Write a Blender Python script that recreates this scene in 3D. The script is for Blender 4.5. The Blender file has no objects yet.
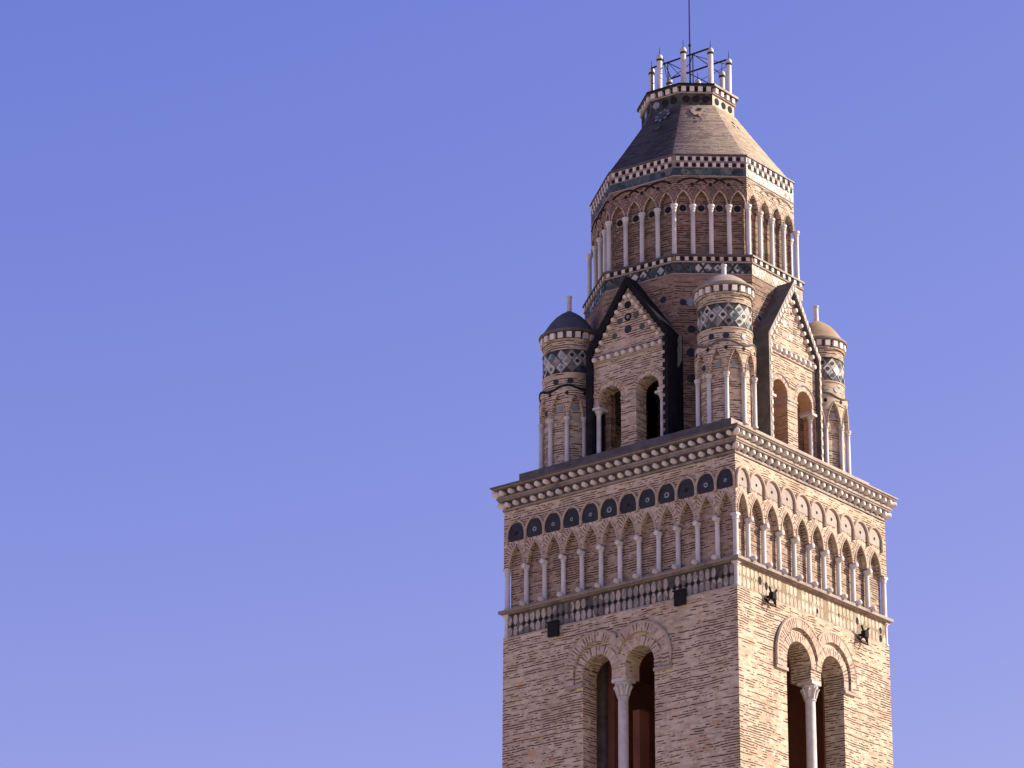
import bpy, bmesh, math, random
from mathutils import Vector, Matrix
random.seed(7)
PI = math.pi
SC = bpy.context.scene
COL = SC.collection

# ------------------------------------------------------------------ camera
cd = bpy.data.cameras.new('camera')
cam = bpy.data.objects.new('camera', cd)
COL.objects.link(cam)
SC.camera = cam
EX = Vector((0.7980688969, 0.6021971971, -0.0210848651))
EY = Vector((0.2289596671, -0.2706926600, 0.9350416861))
EF = Vector((-0.5573719643, 0.7510552707, 0.3539102624))
m = Matrix((EX, EY, -EF)).transposed().to_4x4()
m.translation = Vector((63.387539, -96.031532, 1.7))
cam.matrix_world = m
cd.sensor_width = 36.0
cd.lens = 3311.995 / 1024 * 36.0
cd.clip_start = 1.0
cd.clip_end = 20000.0

# ------------------------------------------------------------------ sky, sun, exposure
SUN_AZ = math.radians(42.5)      # direction the light comes from, measured from +X towards +Y
SUN_EL = math.radians(29.0)
world = bpy.data.worlds.new('World')
SC.world = world
world.use_nodes = True
nt = world.node_tree
bg = nt.nodes['Background']
sky = nt.nodes.new('ShaderNodeTexSky')
sky.sky_type = 'NISHITA'
sky.sun_disc = False
sky.sun_elevation = SUN_EL
sky.sun_rotation = PI / 2 - SUN_AZ
sky.air_density = 1.0
sky.dust_density = 0.6
sky.ozone_density = 3.0
tint = nt.nodes.new('ShaderNodeMix')
tint.data_type = 'RGBA'
tint.blend_type = 'MULTIPLY'
tint.inputs['Factor'].default_value = 1.0
tint.inputs['B'].default_value = (1.10, 0.79, 1.20, 1.0)
nt.links.new(sky.outputs[0], tint.inputs['A'])
sep = nt.nodes.new('ShaderNodeSeparateColor')
com = nt.nodes.new('ShaderNodeCombineColor')
nt.links.new(tint.outputs['Result'], sep.inputs[0])
for ch, (gam, k) in enumerate(((1.22, 0.92), (1.02, 0.985), (0.45, 2.26))):
    pw = nt.nodes.new('ShaderNodeMath'); pw.operation = 'POWER'; pw.inputs[1].default_value = gam
    ml = nt.nodes.new('ShaderNodeMath'); ml.operation = 'MULTIPLY'; ml.inputs[1].default_value = k
    nt.links.new(sep.outputs[ch], pw.inputs[0]); nt.links.new(pw.outputs[0], ml.inputs[0]); nt.links.new(ml.outputs[0], com.inputs[ch])
nt.links.new(com.outputs[0], bg.inputs['Color'])
bg.inputs['Strength'].default_value = 0.098

sl = bpy.data.lights.new('sun', 'SUN')
sl.energy = 5.0
sl.angle = math.radians(0.5)
sl.color = (1.0, 0.95, 0.81)
so = bpy.data.objects.new('sun', sl)
COL.objects.link(so)
sd = Vector((math.cos(SUN_AZ) * math.cos(SUN_EL), math.sin(SUN_AZ) * math.cos(SUN_EL), math.sin(SUN_EL)))
so.rotation_euler = sd.to_track_quat('Z', 'Y').to_euler()
so.location = (60, 60, 80)

SC.view_settings.view_transform = 'Standard'
SC.view_settings.look = 'None'
SC.view_settings.gamma = 1.0
SC.view_settings.use_curve_mapping = False
SC.view_settings.exposure = 0.74

# ------------------------------------------------------------------ node helpers and materials
class NT:
    def __init__(s, name):
        s.mat = bpy.data.materials.new(name)
        s.mat.use_nodes = True
        s.t = s.mat.node_tree
        s.b = s.t.nodes['Principled BSDF']
    def n(s, kind, **kw):
        nd = s.t.nodes.new(kind)
        for k, v in kw.items():
            setattr(nd, k, v)
        return nd
    def put(s, sock, v):
        if isinstance(v, bpy.types.NodeSocket):
            s.t.links.new(v, sock)
        else:
            sock.default_value = v
    def m(s, op, a, b=None, c=None, clamp=False):
        nd = s.n('ShaderNodeMath', operation=op, use_clamp=clamp)
        s.put(nd.inputs[0], a)
        if b is not None: s.put(nd.inputs[1], b)
        if c is not None: s.put(nd.inputs[2], c)
        return nd.outputs[0]
    def ramp(s, v, lo, hi, a=0.0, b=1.0):
        nd = s.n('ShaderNodeMapRange', clamp=True)
        s.put(nd.inputs['Value'], v)
        nd.inputs['From Min'].default_value = lo
        nd.inputs['From Max'].default_value = hi
        nd.inputs['To Min'].default_value = a
        nd.inputs['To Max'].default_value = b
        return nd.outputs[0]
    def vec(s, x, y, z=0.0):
        nd = s.n('ShaderNodeCombineXYZ')
        s.put(nd.inputs[0], x); s.put(nd.inputs[1], y); s.put(nd.inputs[2], z)
        return nd.outputs[0]
    def noise(s, v, scale, detail=3.0, rough=0.55):
        nd = s.n('ShaderNodeTexNoise')
        s.put(nd.inputs['Vector'], v)
        nd.inputs['Scale'].default_value = scale
        nd.inputs['Detail'].default_value = detail
        nd.inputs['Roughness'].default_value = rough
        return nd.outputs['Fac']
    def white(s, v):
        nd = s.n('ShaderNodeTexWhiteNoise', noise_dimensions='3D')
        s.put(nd.inputs['Vector'], v)
        return nd.outputs['Value']
    def mix(s, f, a, b, mode='MIX'):
        nd = s.n('ShaderNodeMix', data_type='RGBA', blend_type=mode)
        s.put(nd.inputs['Factor'], f)
        s.put(nd.inputs['A'], a if isinstance(a, bpy.types.NodeSocket) else (*a, 1.0))
        s.put(nd.inputs['B'], b if isinstance(b, bpy.types.NodeSocket) else (*b, 1.0))
        return nd.outputs['Result']
    def bump(s, h, strength, dist):
        nd = s.n('ShaderNodeBump')
        nd.inputs['Strength'].default_value = strength
        nd.inputs['Distance'].default_value = dist
        s.put(nd.inputs['Height'], h)
        s.t.links.new(nd.outputs[0], s.b.inputs['Normal'])
    def done(s, col, rough=0.85):
        s.put(s.b.inputs['Base Color'], col if isinstance(col, bpy.types.NodeSocket) else (*col, 1.0))
        s.put(s.b.inputs['Roughness'], rough)
        s.b.inputs['Specular IOR Level'].default_value = 0.25
        return s.mat
    def uv(s):
        u = s.n('ShaderNodeUVMap')
        x = s.n('ShaderNodeSeparateXYZ')
        s.t.links.new(u.outputs[0], x.inputs[0])
        return u.outputs[0], x.outputs[0], x.outputs[1]
    def obj(s):
        return s.n('ShaderNodeTexCoord').outputs['Object']

def brick(name, base, light, orange, joint, row=0.088, presence=0.452, stain=(0.2, 0.17, 0.15), stain_amt=0.5, orange_amt=0.05, bl=0.30):
    t = NT(name)
    uv, u, v = t.uv()
    ob = t.obj()
    w = t.noise(ob, 0.9, 2.0)
    w2 = t.noise(t.vec(t.m('MULTIPLY', u, 2.6), t.m('MULTIPLY', v, 5.0), 9.0), 1.0, 2.0)
    v2 = t.m('ADD', t.m('MULTIPLY_ADD', w, 0.12, v), t.m('MULTIPLY', w2, 0.055))
    rv = t.m('DIVIDE', v2, row)
    fl = t.m('FLOOR', rv)
    fr = t.m('SUBTRACT', rv, fl)
    # eroded bed joints: broken dark dashes along each course
    nz = t.noise(t.vec(t.m('MULTIPLY', u, 2.1), t.m('MULTIPLY', fl, 3.173), 0.0), 1.0, 3.0, 0.65)
    big = t.noise(ob, 0.55, 3.0)
    rowr = t.white(t.vec(fl, 3.3, 1.1))
    nz = t.m('ADD', nz, t.m('MULTIPLY', t.m('SUBTRACT', rowr, 0.55), 0.17))
    pres = t.ramp(t.m('ADD', nz, t.m('MULTIPLY', t.m('SUBTRACT', big, 0.5), 0.45)), presence, presence + 0.07)
    edge = t.noise(t.vec(t.m('MULTIPLY', u, 5.0), fl, 3.0), 1.0, 1.0)
    thr = t.m('MULTIPLY_ADD', edge, 0.55, 0.16)
    line = t.ramp(t.m('SUBTRACT', thr, fr), -0.04, 0.08)
    dash = t.m('MULTIPLY', line, pres)
    # individual bricks
    off = t.m('MULTIPLY', t.m('MODULO', fl, 2.0), 0.5)
    bx = t.m('ADD', t.m('DIVIDE', u, bl), t.m('ADD', off, t.m('MULTIPLY', t.white(t.vec(fl, 1.7, 0.0)), 0.6)))
    cell = t.white(t.vec(t.m('FLOOR', bx), fl, 0.5))
    cell2 = t.white(t.vec(t.m('FLOOR', bx), fl, 7.5))
    c = t.mix(t.ramp(cell, 0.0, 1.0), base, light)
    c = t.mix(t.m('MULTIPLY', t.ramp(cell2, 1.0 - orange_amt, 1.0 - orange_amt + 0.05), 0.75), c, orange)
    patch = t.ramp(t.noise(t.vec(t.m('MULTIPLY', u, 1.0), t.m('MULTIPLY', v, 2.2), 4.0), 1.1, 4.0), 0.60, 0.72)
    c = t.mix(t.m('MULTIPLY', patch, 0.40), c, orange)
    st = t.ramp(t.noise(ob, 0.8, 5.0, 0.65), 0.48, 0.72)
    c = t.mix(t.m('MULTIPLY', st, stain_amt), c, stain)
    run = t.ramp(t.noise(t.vec(t.m('MULTIPLY', u, 2.4), t.m('MULTIPLY', v, 0.22), 2.0), 1.0, 4.0, 0.6), 0.50, 0.74)
    c = t.mix(t.m('MULTIPLY', run, 0.45), c, t.mix(1.0, c, (0.60, 0.55, 0.52), 'MULTIPLY'))
    rep = t.ramp(t.noise(ob, 0.42, 2.0, 0.4), 0.56, 0.60)
    c = t.mix(t.m('MULTIPLY', rep, 0.35), c, t.mix(1.0, c, (0.80, 0.72, 0.66), 'MULTIPLY'))
    fine = t.noise(t.vec(t.m('MULTIPLY', u, 7.0), t.m('MULTIPLY', v, 30.0), 0.0), 1.0, 2.0)
    c = t.mix(t.ramp(fine, 0.3, 0.75, 0.0, 0.35), c, t.mix(1.0, c, (0.45, 0.42, 0.42), 'MULTIPLY'))
    c = t.mix(dash, c, joint)
    t.bump(t.m('SUBTRACT', t.m('MULTIPLY', fine, 0.3), dash), 0.6, 0.03)
    return t.done(c, 0.92)

def stone(name, a, b, scale=6.0, rough=0.7, dirt=None, dirt_amt=0.5, bump=0.25):
    t = NT(name)
    ob = t.obj()
    n1 = t.noise(ob, scale, 4.0, 0.6)
    c = t.mix(t.ramp(n1, 0.3, 0.7), a, b)
    if dirt:
        c = t.mix(t.m('MULTIPLY', t.ramp(t.noise(ob, scale * 0.35, 5.0, 0.7), 0.5, 0.72), dirt_amt), c, dirt)
    info = t.n('ShaderNodeObjectInfo')
    r = t.ramp(info.outputs['Random'], 0, 1, 0.0, 0.5)
    c = t.mix(r, c, t.mix(1.0, c, (0.62, 0.6, 0.6), 'MULTIPLY'))
    t.bump(n1, bump, 0.03)
    return t.done(c, rough)

def mixtiles(name, cols, rough=0.35, scale=3.3):
    """small glazed tiles of several colours, by random face position"""
    t = NT(name)
    ob = t.obj()
    vo = t.n('ShaderNodeTexVoronoi', feature='F1')
    t.put(vo.inputs['Vector'], ob)
    vo.inputs['Scale'].default_value = scale
    sep = t.n('ShaderNodeSeparateColor')
    t.t.links.new(vo.outputs['Color'], sep.inputs[0])
    r = sep.outputs[0]
    c = cols[0]
    for i, k in enumerate(cols[1:], 1):
        c = t.mix(t.m('GREATER_THAN', r, i / len(cols)), c, k)
    n1 = t.noise(ob, 5.0, 5.0, 0.7)
    c = t.mix(t.ramp(n1, 0.42, 0.72, 0.0, 0.7), c, t.mix(1.0, c, (0.4, 0.38, 0.36), 'MULTIPLY'))
    t.bump(n1, 0.3, 0.02)
    return t.done(c, rough)

M = {}
M['brick'] = brick('brick', (0.45, 0.35, 0.252), (0.62, 0.515, 0.385), (0.50, 0.27, 0.14), (0.088, 0.052, 0.038), stain_amt=0.35, stain=(0.34, 0.27, 0.21))
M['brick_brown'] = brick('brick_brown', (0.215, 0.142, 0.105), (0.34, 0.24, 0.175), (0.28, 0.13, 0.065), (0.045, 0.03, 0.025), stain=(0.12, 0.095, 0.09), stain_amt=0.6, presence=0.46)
M['brick_mid'] = brick('brick_mid', (0.32, 0.235, 0.175), (0.47, 0.365, 0.275), (0.38, 0.20, 0.11), (0.06, 0.038, 0.03), stain_amt=0.4, stain=(0.22, 0.165, 0.13), presence=0.445)
M['smooth_brick'] = stone('smooth_brick', (0.43, 0.33, 0.25), (0.54, 0.43, 0.335), 7.0, 0.9, (0.30, 0.22, 0.165), 0.5)
M['bounce_brick'] = brick('bounce_brick', (0.52, 0.31, 0.18), (0.60, 0.38, 0.23), (0.50, 0.25, 0.12), (0.30, 0.17, 0.10), stain_amt=0.3, stain=(0.40, 0.22, 0.13), presence=0.50)  # dormer reveals: warm bounced light put into the brick colour
M['voussoir'] = brick('voussoir', (0.45, 0.345, 0.26), (0.58, 0.47, 0.365), (0.48, 0.29, 0.17), (0.17, 0.11, 0.085), row=0.12, presence=0.47, stain_amt=0.25, bl=0.4)
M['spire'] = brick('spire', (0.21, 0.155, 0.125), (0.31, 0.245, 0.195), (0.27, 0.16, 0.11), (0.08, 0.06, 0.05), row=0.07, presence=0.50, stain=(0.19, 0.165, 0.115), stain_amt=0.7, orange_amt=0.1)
M['spire_sunlit'] = brick('spire_sunlit', (0.36, 0.285, 0.195), (0.50, 0.41, 0.29), (0.42, 0.26, 0.15), (0.18, 0.125, 0.085), row=0.07, presence=0.49, stain=(0.30, 0.25, 0.15), stain_amt=0.7, orange_amt=0.1)  # sunlit tone put into the colour of the sun-facing facets
M['lichen'] = brick('lichen', (0.042, 0.040, 0.040), (0.08, 0.074, 0.07), (0.09, 0.06, 0.045), (0.02, 0.02, 0.022), row=0.09, presence=0.55, stain=(0.045, 0.058, 0.06), stain_amt=0.8, orange_amt=0.08)
M['marble'] = stone('marble', (0.50, 0.48, 0.455), (0.66, 0.63, 0.60), 4.0, 0.6, (0.28, 0.25, 0.225), 0.6)
M['stub'] = stone('stub', (0.62, 0.545, 0.475), (0.76, 0.68, 0.60), 5.0, 0.7, (0.34, 0.27, 0.22), 0.6)
M['ledge_brown'] = stone('ledge_brown', (0.23, 0.185, 0.16), (0.33, 0.275, 0.24), 3.0, 0.9, (0.08, 0.07, 0.065), 0.8)  # darker, browner variant of ledge, mainly for faces A and D
M['ledge'] = stone('ledge', (0.34, 0.28, 0.24), (0.45, 0.38, 0.33), 3.0, 0.8, (0.13, 0.11, 0.10), 0.8)
M['dark_ledge'] = stone('dark_ledge', (0.085, 0.075, 0.075), (0.15, 0.13, 0.12), 3.0, 0.8, (0.05, 0.05, 0.055), 0.8)
M['slate'] = stone('slate', (0.014, 0.014, 0.018), (0.026, 0.025, 0.028), 3.0, 1.0, (0.038, 0.035, 0.033), 0.4)
M['slate'].node_tree.nodes['Principled BSDF'].inputs['Specular IOR Level'].default_value = 0.0
M['dome_dark'] = stone('dome_dark', (0.045, 0.055, 0.06), (0.085, 0.09, 0.085), 2.2, 0.6, (0.14, 0.10, 0.07), 0.6)
M['dome_ochre'] = stone('dome_ochre', (0.31, 0.21, 0.12), (0.40, 0.295, 0.19), 3.0, 0.9, (0.19, 0.135, 0.09), 0.7)
M['dome_beige'] = stone('dome_beige', (0.40, 0.31, 0.235), (0.48, 0.39, 0.31), 2.2, 0.8, (0.25, 0.19, 0.15), 0.6)
M['black_hole'] = stone('black_hole', (0.010, 0.009, 0.010), (0.022, 0.018, 0.02), 8.0, 0.9)
M['dish_dark'] = stone('dish_dark', (0.016, 0.017, 0.022), (0.03, 0.032, 0.04), 6.0, 0.6, (0.06, 0.06, 0.065), 0.4)
M['dish_blue'] = stone('dish_blue', (0.16, 0.20, 0.23), (0.30, 0.34, 0.36), 9.0, 0.3, (0.07, 0.09, 0.11), 0.5)
M['dish_green'] = stone('dish_green', (0.055, 0.075, 0.055), (0.09, 0.11, 0.075), 9.0, 0.35, (0.04, 0.045, 0.04), 0.5)
M['dish_pale'] = stone('dish_pale', (0.33, 0.275, 0.235), (0.41, 0.345, 0.295), 5.0, 0.7, (0.25, 0.20, 0.17), 0.5)
M['tile_dark'] = mixtiles('tile_dark', [(0.045, 0.043, 0.038), (0.055, 0.07, 0.065), (0.085, 0.08, 0.07), (0.035, 0.033, 0.035)], 0.75)
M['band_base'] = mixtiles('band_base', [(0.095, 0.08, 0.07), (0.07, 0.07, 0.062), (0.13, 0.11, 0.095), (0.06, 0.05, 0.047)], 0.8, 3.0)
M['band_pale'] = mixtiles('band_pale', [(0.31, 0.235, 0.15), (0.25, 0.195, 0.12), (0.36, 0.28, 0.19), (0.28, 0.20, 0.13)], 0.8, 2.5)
M['tile_green'] = mixtiles('tile_green', [(0.05, 0.078, 0.085), (0.075, 0.105, 0.11), (0.04, 0.055, 0.07), (0.14, 0.145, 0.13)], 0.5)
M['tile_grey'] = mixtiles('tile_grey', [(0.36, 0.31, 0.27), (0.25, 0.225, 0.20), (0.42, 0.36, 0.31), (0.15, 0.14, 0.125), (0.30, 0.27, 0.25)], 0.75, 2.2)
M['tile_mixed'] = mixtiles('tile_mixed', [(0.42, 0.42, 0.40), (0.10, 0.15, 0.16), (0.30, 0.32, 0.31), (0.055, 0.085, 0.11), (0.50, 0.48, 0.44)], 0.35, 4.0)
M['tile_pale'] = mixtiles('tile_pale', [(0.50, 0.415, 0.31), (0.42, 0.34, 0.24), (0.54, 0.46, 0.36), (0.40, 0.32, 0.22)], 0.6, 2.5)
M['tile_cream'] = mixtiles('tile_cream', [(0.52, 0.48, 0.40), (0.46, 0.43, 0.36), (0.56, 0.53, 0.46), (0.33, 0.33, 0.29)], 0.45, 4.0)
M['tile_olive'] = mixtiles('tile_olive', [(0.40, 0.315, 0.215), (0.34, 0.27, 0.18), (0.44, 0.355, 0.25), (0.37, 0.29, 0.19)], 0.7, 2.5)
M['plaster'] = stone('plaster', (0.20, 0.075, 0.045), (0.26, 0.105, 0.065), 1.2, 0.9, (0.16, 0.07, 0.05), 0.5)
M['iron'] = stone('iron', (0.008, 0.008, 0.010), (0.02, 0.017, 0.018), 9.0, 0.9)
M['ground'] = stone('ground', (0.51, 0.42, 0.30), (0.59, 0.49, 0.36), 0.02, 0.95, (0.24, 0.21, 0.14), 0.5)

# ------------------------------------------------------------------ geometry helpers
LX, LY, ZR = 0.022763415, 0.016156791, 29.7      # the tower leans a little out of plumb
def lean(p):
    return Vector((p[0] + LX * (p[2] - ZR), p[1] + LY * (p[2] - ZR), p[2]))

class Frame:
    """flat facet: u along the wall, z up, w outwards"""
    def __init__(s, o, t, r=None):
        s.o = Vector((o[0], o[1])); s.t = Vector((t[0], t[1])).normalized()
        s.n = Vector((s.t.y, -s.t.x)); s.curved = False
    def P(s, u, z, w):
        q = s.o + s.t * u + s.n * w
        return (q.x, q.y, z)
class Round(Frame):
    """cylinder facet: u is arc length at radius r"""
    def __init__(s, c, r):
        s.c = Vector((c[0], c[1])); s.r = r; s.curved = True
    def P(s, u, z, w):
        a = u / s.r
        return (s.c.x + (s.r + w) * math.cos(a), s.c.y + (s.r + w) * math.sin(a), z)

FA = Frame((0, 0), (1, 0)); FB = Frame((0, 0), (0, 1)); FC = Frame((0, 0), (-1, 0)); FD = Frame((0, 0), (0, -1))
FACES = [FA, FB, FC, FD]

class MB:
    def __init__(s):
        s.v = []; s.f = []; s.m = []; s.uv = []; s.mats = []; s.smooth = []
    def mi(s, k):
        if k not in s.mats: s.mats.append(k)
        return s.mats.index(k)
    def face(s, pts, mat, uv=None, smooth=False):
        i = len(s.v)
        s.v += [tuple(p) for p in pts]
        s.f.append(list(range(i, i + len(pts))))
        s.m.append(s.mi(mat)); s.smooth.append(smooth)
        if uv is None:
            n = Vector((0, 0, 0)); q = [Vector(p) for p in pts]
            for a in range(len(q)):
                b, c = q[a], q[(a + 1) % len(q)]
                n += Vector(((b.y - c.y) * (b.z + c.z), (b.z - c.z) * (b.x + c.x), (b.x - c.x) * (b.y + c.y)))
            h = Vector((-n.y, n.x, 0))
            if h.length < 1e-3 * max(n.length, 1e-9) or abs(n.z) > 0.95 * n.length:
                uv = [(p.x, p.y) for p in q]
            else:
                h.normalize()
                n.normalize()
                up = n.cross(h)
                uv = [(p.dot(h), p.dot(up)) for p in q]
        s.uv.append(uv)
    # closed solid from a counter-clockwise outline in a flat frame
    def panel(s, F, poly, w0, w1, mat, side=None, back=False, uvf=None, mitre=None):
        ar = sum(a[0] * b[1] - b[0] * a[1] for a, b in zip(poly, poly[1:] + poly[:1]))
        if ar < 0: poly = poly[::-1]
        uvf = uvf or (lambda u, z: (u, z))
        s.face([F.P(u, z, w1) for u, z in poly], mat, [uvf(u, z) for u, z in poly])
        if back:
            s.face([F.P(u, z, w0) for u, z in poly[::-1]], mat, [uvf(u, z) for u, z in poly[::-1]])
        for a, b in zip(poly, poly[1:] + poly[:1]):
            if mitre and abs(a[0] - b[0]) < 1e-6 and abs(abs(a[0]) - mitre) < 1e-4: continue
            s.face([F.P(*a, w1), F.P(*a, w0), F.P(*b, w0), F.P(*b, w1)], side or mat)
    # relief with a shaped lower edge: pts (u, z) left to right, top zt; works on flat and curved frames
    def relief(s, F, pts, zt, w0, w1, mat, top=True, mid=None):
        for (ua, za), (ub, zb) in zip(pts, pts[1:]):
            if ub - ua > 1e-5:
                ta = zt(ua) if callable(zt) else zt
                tb = zt(ub) if callable(zt) else zt
                s.face([F.P(ua, za, w1), F.P(ub, zb, w1), F.P(ub, tb, w1), F.P(ua, ta, w1)], mat, [(ua, za), (ub, zb), (ub, tb), (ua, ta)])
                if top: s.face([F.P(ua, ta, w1), F.P(ub, tb, w1), F.P(ub, tb, w0), F.P(ua, ta, w0)], mat)
            s.face([F.P(ua, za, w0), F.P(ub, zb, w0), F.P(ub, zb, w1), F.P(ua, za, w1)], mat)
    def grid(s, F, u0, u1, z0, z1, w, mat, n=1):
        for i in range(n):
            a = u0 + (u1 - u0) * i / n; b = u0 + (u1 - u0) * (i + 1) / n
            s.face([F.P(a, z0, w), F.P(b, z0, w), F.P(b, z1, w), F.P(a, z1, w)], mat, [(a, z0), (b, z0), (b, z1), (a, z1)])
    def box(s, F, u0, u1, z0, z1, w0, w1, mat):
        s.panel(F, [(u0, z0), (u1, z0), (u1, z1), (u0, z1)], w0, w1, mat, back=True)
    def tube(s, pts, r, mat, n=6, smooth=True, caps=True):
        P = [Vector(p) for p in pts]
        rr = r if isinstance(r, (list, tuple)) else [r] * len(P)
        rings = []
        ref = None
        for i, p in enumerate(P):
            d = (P[min(i + 1, len(P) - 1)] - P[max(i - 1, 0)]).normalized()
            if ref is None:
                ref = Vector((0, 0, 1)) if abs(d.z) < 0.9 else Vector((1, 0, 0))
            x = ref.cross(d).normalized(); y = d.cross(x)
            rings.append([p + (x * math.cos(2 * PI * k / n) + y * math.sin(2 * PI * k / n)) * rr[i] for k in range(n)])
        for a, b in zip(rings, rings[1:]):
            for k in range(n):
                j = (k + 1) % n
                s.face([a[k], a[j], b[j], b[k]], mat, None, smooth)
        if caps:
            s.face(rings[0][::-1], mat); s.face(rings[-1], mat)
    def lathe(s, prof, c, mat, n=24, smooth=True, uvr=None):
        """prof: list of (r, z[, mat]) bottom to top"""
        for a, b in zip(prof, prof[1:]):
            mt = a[2] if len(a) > 2 else mat
            R = uvr or max(a[0], b[0], 0.01)
            L = math.hypot(a[0] - b[0], a[1] - b[1])
            for k in range(n):
                t0, t1 = 2 * PI * k / n, 2 * PI * (k + 1) / n
                q = [(c[0] + a[0] * math.cos(t0), c[1] + a[0] * math.sin(t0), a[1]), (c[0] + a[0] * math.cos(t1), c[1] + a[0] * math.sin(t1), a[1]),
                     (c[0] + b[0] * math.cos(t1), c[1] + b[0] * math.sin(t1), b[1]), (c[0] + b[0] * math.cos(t0), c[1] + b[0] * math.sin(t0), b[1])]
                uq = [(t0 * R, a[1]), (t1 * R, a[1]), (t1 * R, a[1] + L), (t0 * R, a[1] + L)]
                if b[0] < 1e-6: q, uq = q[:3], uq[:3]
                elif a[0] < 1e-6: q, uq = [q[0], q[2], q[3]], [uq[0], uq[2], uq[3]]
                s.face(q, mt, uq, smooth)
    def disc(s, F, u, z, w0, w1, r, mat, n=14, ry=None, flat=None):
        pts = [(u + r * math.cos(2 * PI * k / n), z + (ry or r) * math.sin(2 * PI * k / n)) for k in range(n)]
        if flat is not None: pts = [(a, max(b, flat)) for a, b in pts]
        s.panel(F, pts, w0, w1, mat)
    def stub(s, F, u, z, w0, w1, r, mat, n=9):
        """rounded marble stub projecting from a wall"""
        wm = w1 - r * 0.35
        j = random.uniform(-0.02, 0.02)
        s.tube([F.P(u + j, z, w0), F.P(u + j, z, wm), F.P(u + j, z, w1)], [r, r, r * 0.7], mat, n)
    def cube(s, F, u, z, w0, w1, h, mat, hz=None):
        hz = hz or h
        s.panel(F, [(u - h, z - hz), (u + h, z - hz), (u + h, z + hz), (u - h, z + hz)], w0, w1, mat)
    def build(s, name, parent=None, loc=None, weld=True):
        me = bpy.data.meshes.new(name)
        vv = []
        for p in s.v:
            if loc is None: vv.append(lean(p))
            else: vv.append(Vector((p[0] + LX * p[2], p[1] + LY * p[2], p[2])))
        me.from_pydata(vv, [], s.f)
        ul = me.uv_layers.new(name='UVMap')
        for poly in me.polygons:
            poly.material_index = s.m[poly.index]
            poly.use_smooth = s.smooth[poly.index]
            for li, q in zip(poly.loop_indices, s.uv[poly.index]):
                ul.data[li].uv = q
        for k in s.mats: me.materials.append(M[k])
        if weld:
            bm = bmesh.new(); bm.from_mesh(me)
            bmesh.ops.remove_doubles(bm, verts=bm.verts, dist=0.0008)
            bm.to_mesh(me); bm.free()
            me.set_sharp_from_angle(angle=math.radians(42))
        o = bpy.data.objects.new(name, me)
        COL.objects.link(o)
        if parent: o.parent = parent
        if loc is not None: o.location = lean(loc)
        return o

def copy_part(o, parent, loc):
    c = o.copy(); COL.objects.link(c); c.parent = parent; c.location = lean(loc)
    c.rotation_euler = (random.uniform(-.008, .008), random.uniform(-.008, .008), 0)
    for ch in o.children:
        d = ch.copy(); COL.objects.link(d); d.parent = c
    return c

def lancet(uc, h, spring, rise, n=7):
    """points left foot -> apex -> right foot of a pointed (or round) arch"""
    R = (rise * rise + h * h) / (2 * h)
    cx = uc - h + R
    th = math.acos(max(-1, min(1, (h - R) / R)))
    L = []
    for i in range(n + 1):
        a = PI + (th - PI) * i / n
        L.append((cx + R * math.cos(a), spring + R * math.sin(a)))
    return L + [(2 * uc - x, z) for x, z in L[-2::-1]]

def arc(uc, zc, r, a0, a1, n=16):
    return [(uc + r * math.cos(a0 + (a1 - a0) * i / n), zc + r * math.sin(a0 + (a1 - a0) * i / n)) for i in range(n + 1)]

def tag(o, label, cat, group=None, kind=None):
    if label: o['label'] = label
    if cat: o['category'] = cat
    if group: o['group'] = group
    if kind: o['kind'] = kind
    return o

# ------------------------------------------------------------------ ground
g = MB()
N = 8
for i in range(N):
    for j in range(N):
        x0 = -6000 + 12000 * i / N; x1 = -6000 + 12000 * (i + 1) / N
        y0 = -6000 + 12000 * j / N; y1 = -6000 + 12000 * (j + 1) / N
        g.face([(x0, y0, 0), (x1, y0, 0), (x1, y1, 0), (x0, y1, 0)], 'ground')
gr = g.build('ground', None, loc=(0, 0, 0)); gr.location = (0, 0, 0); gr['kind'] = 'structure'

# ------------------------------------------------------------------ the tower root
tower = bpy.data.objects.new('bell_tower', None)
COL.objects.link(tower)
tower.empty_display_size = 3
tag(tower, 'tall square brick bell tower with tiled octagonal top, corner turrets and white colonnettes', 'bell tower')

# ---- shaft: four walls 0.8 m thick, twin windows on the two faces in view
SILL = 26.0
ZT = 35.03
WIN = {0: (-1.48, -0.25, 0.34, 1.55), 1: (-2.0, -0.42, 0.25, 1.73)}      # opening edges on the two faces
SPR, IMP = 33.06, 32.68
def two_arches(k, grow=0.0):
    JL, CL, CR, JR = WIN[k]
    la = arc((JL + CL) / 2, SPR, (CL - JL) / 2 + grow, PI, 0, 16)
    ra = arc((CR + JR) / 2, SPR, (JR - CR) / 2 + grow, PI, 0, 16)
    return [(JL - grow, SILL)] + la + [(CL + grow, IMP), (CR - grow, IMP)] + ra + [(JR + grow, SILL)]
b = MB()
for k, F in enumerate(FACES):
    half = 5.0
    if k < 2:
        b.panel(F, [(-half, 0), (half, 0), (half, SILL), (-half, SILL)], 4.2, 5.0, 'brick', mitre=half)
        b.panel(F, [(-half, SILL)] + two_arches(k) + [(half, SILL), (half, ZT), (-half, ZT)], 4.2, 5.0, 'brick', mitre=half)
    else:
        b.panel(F, [(-half, 0), (half, 0), (half, ZT), (-half, ZT)], 4.2, 5.0, 'brick', mitre=half)
b.build('shaft', tower)
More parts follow.
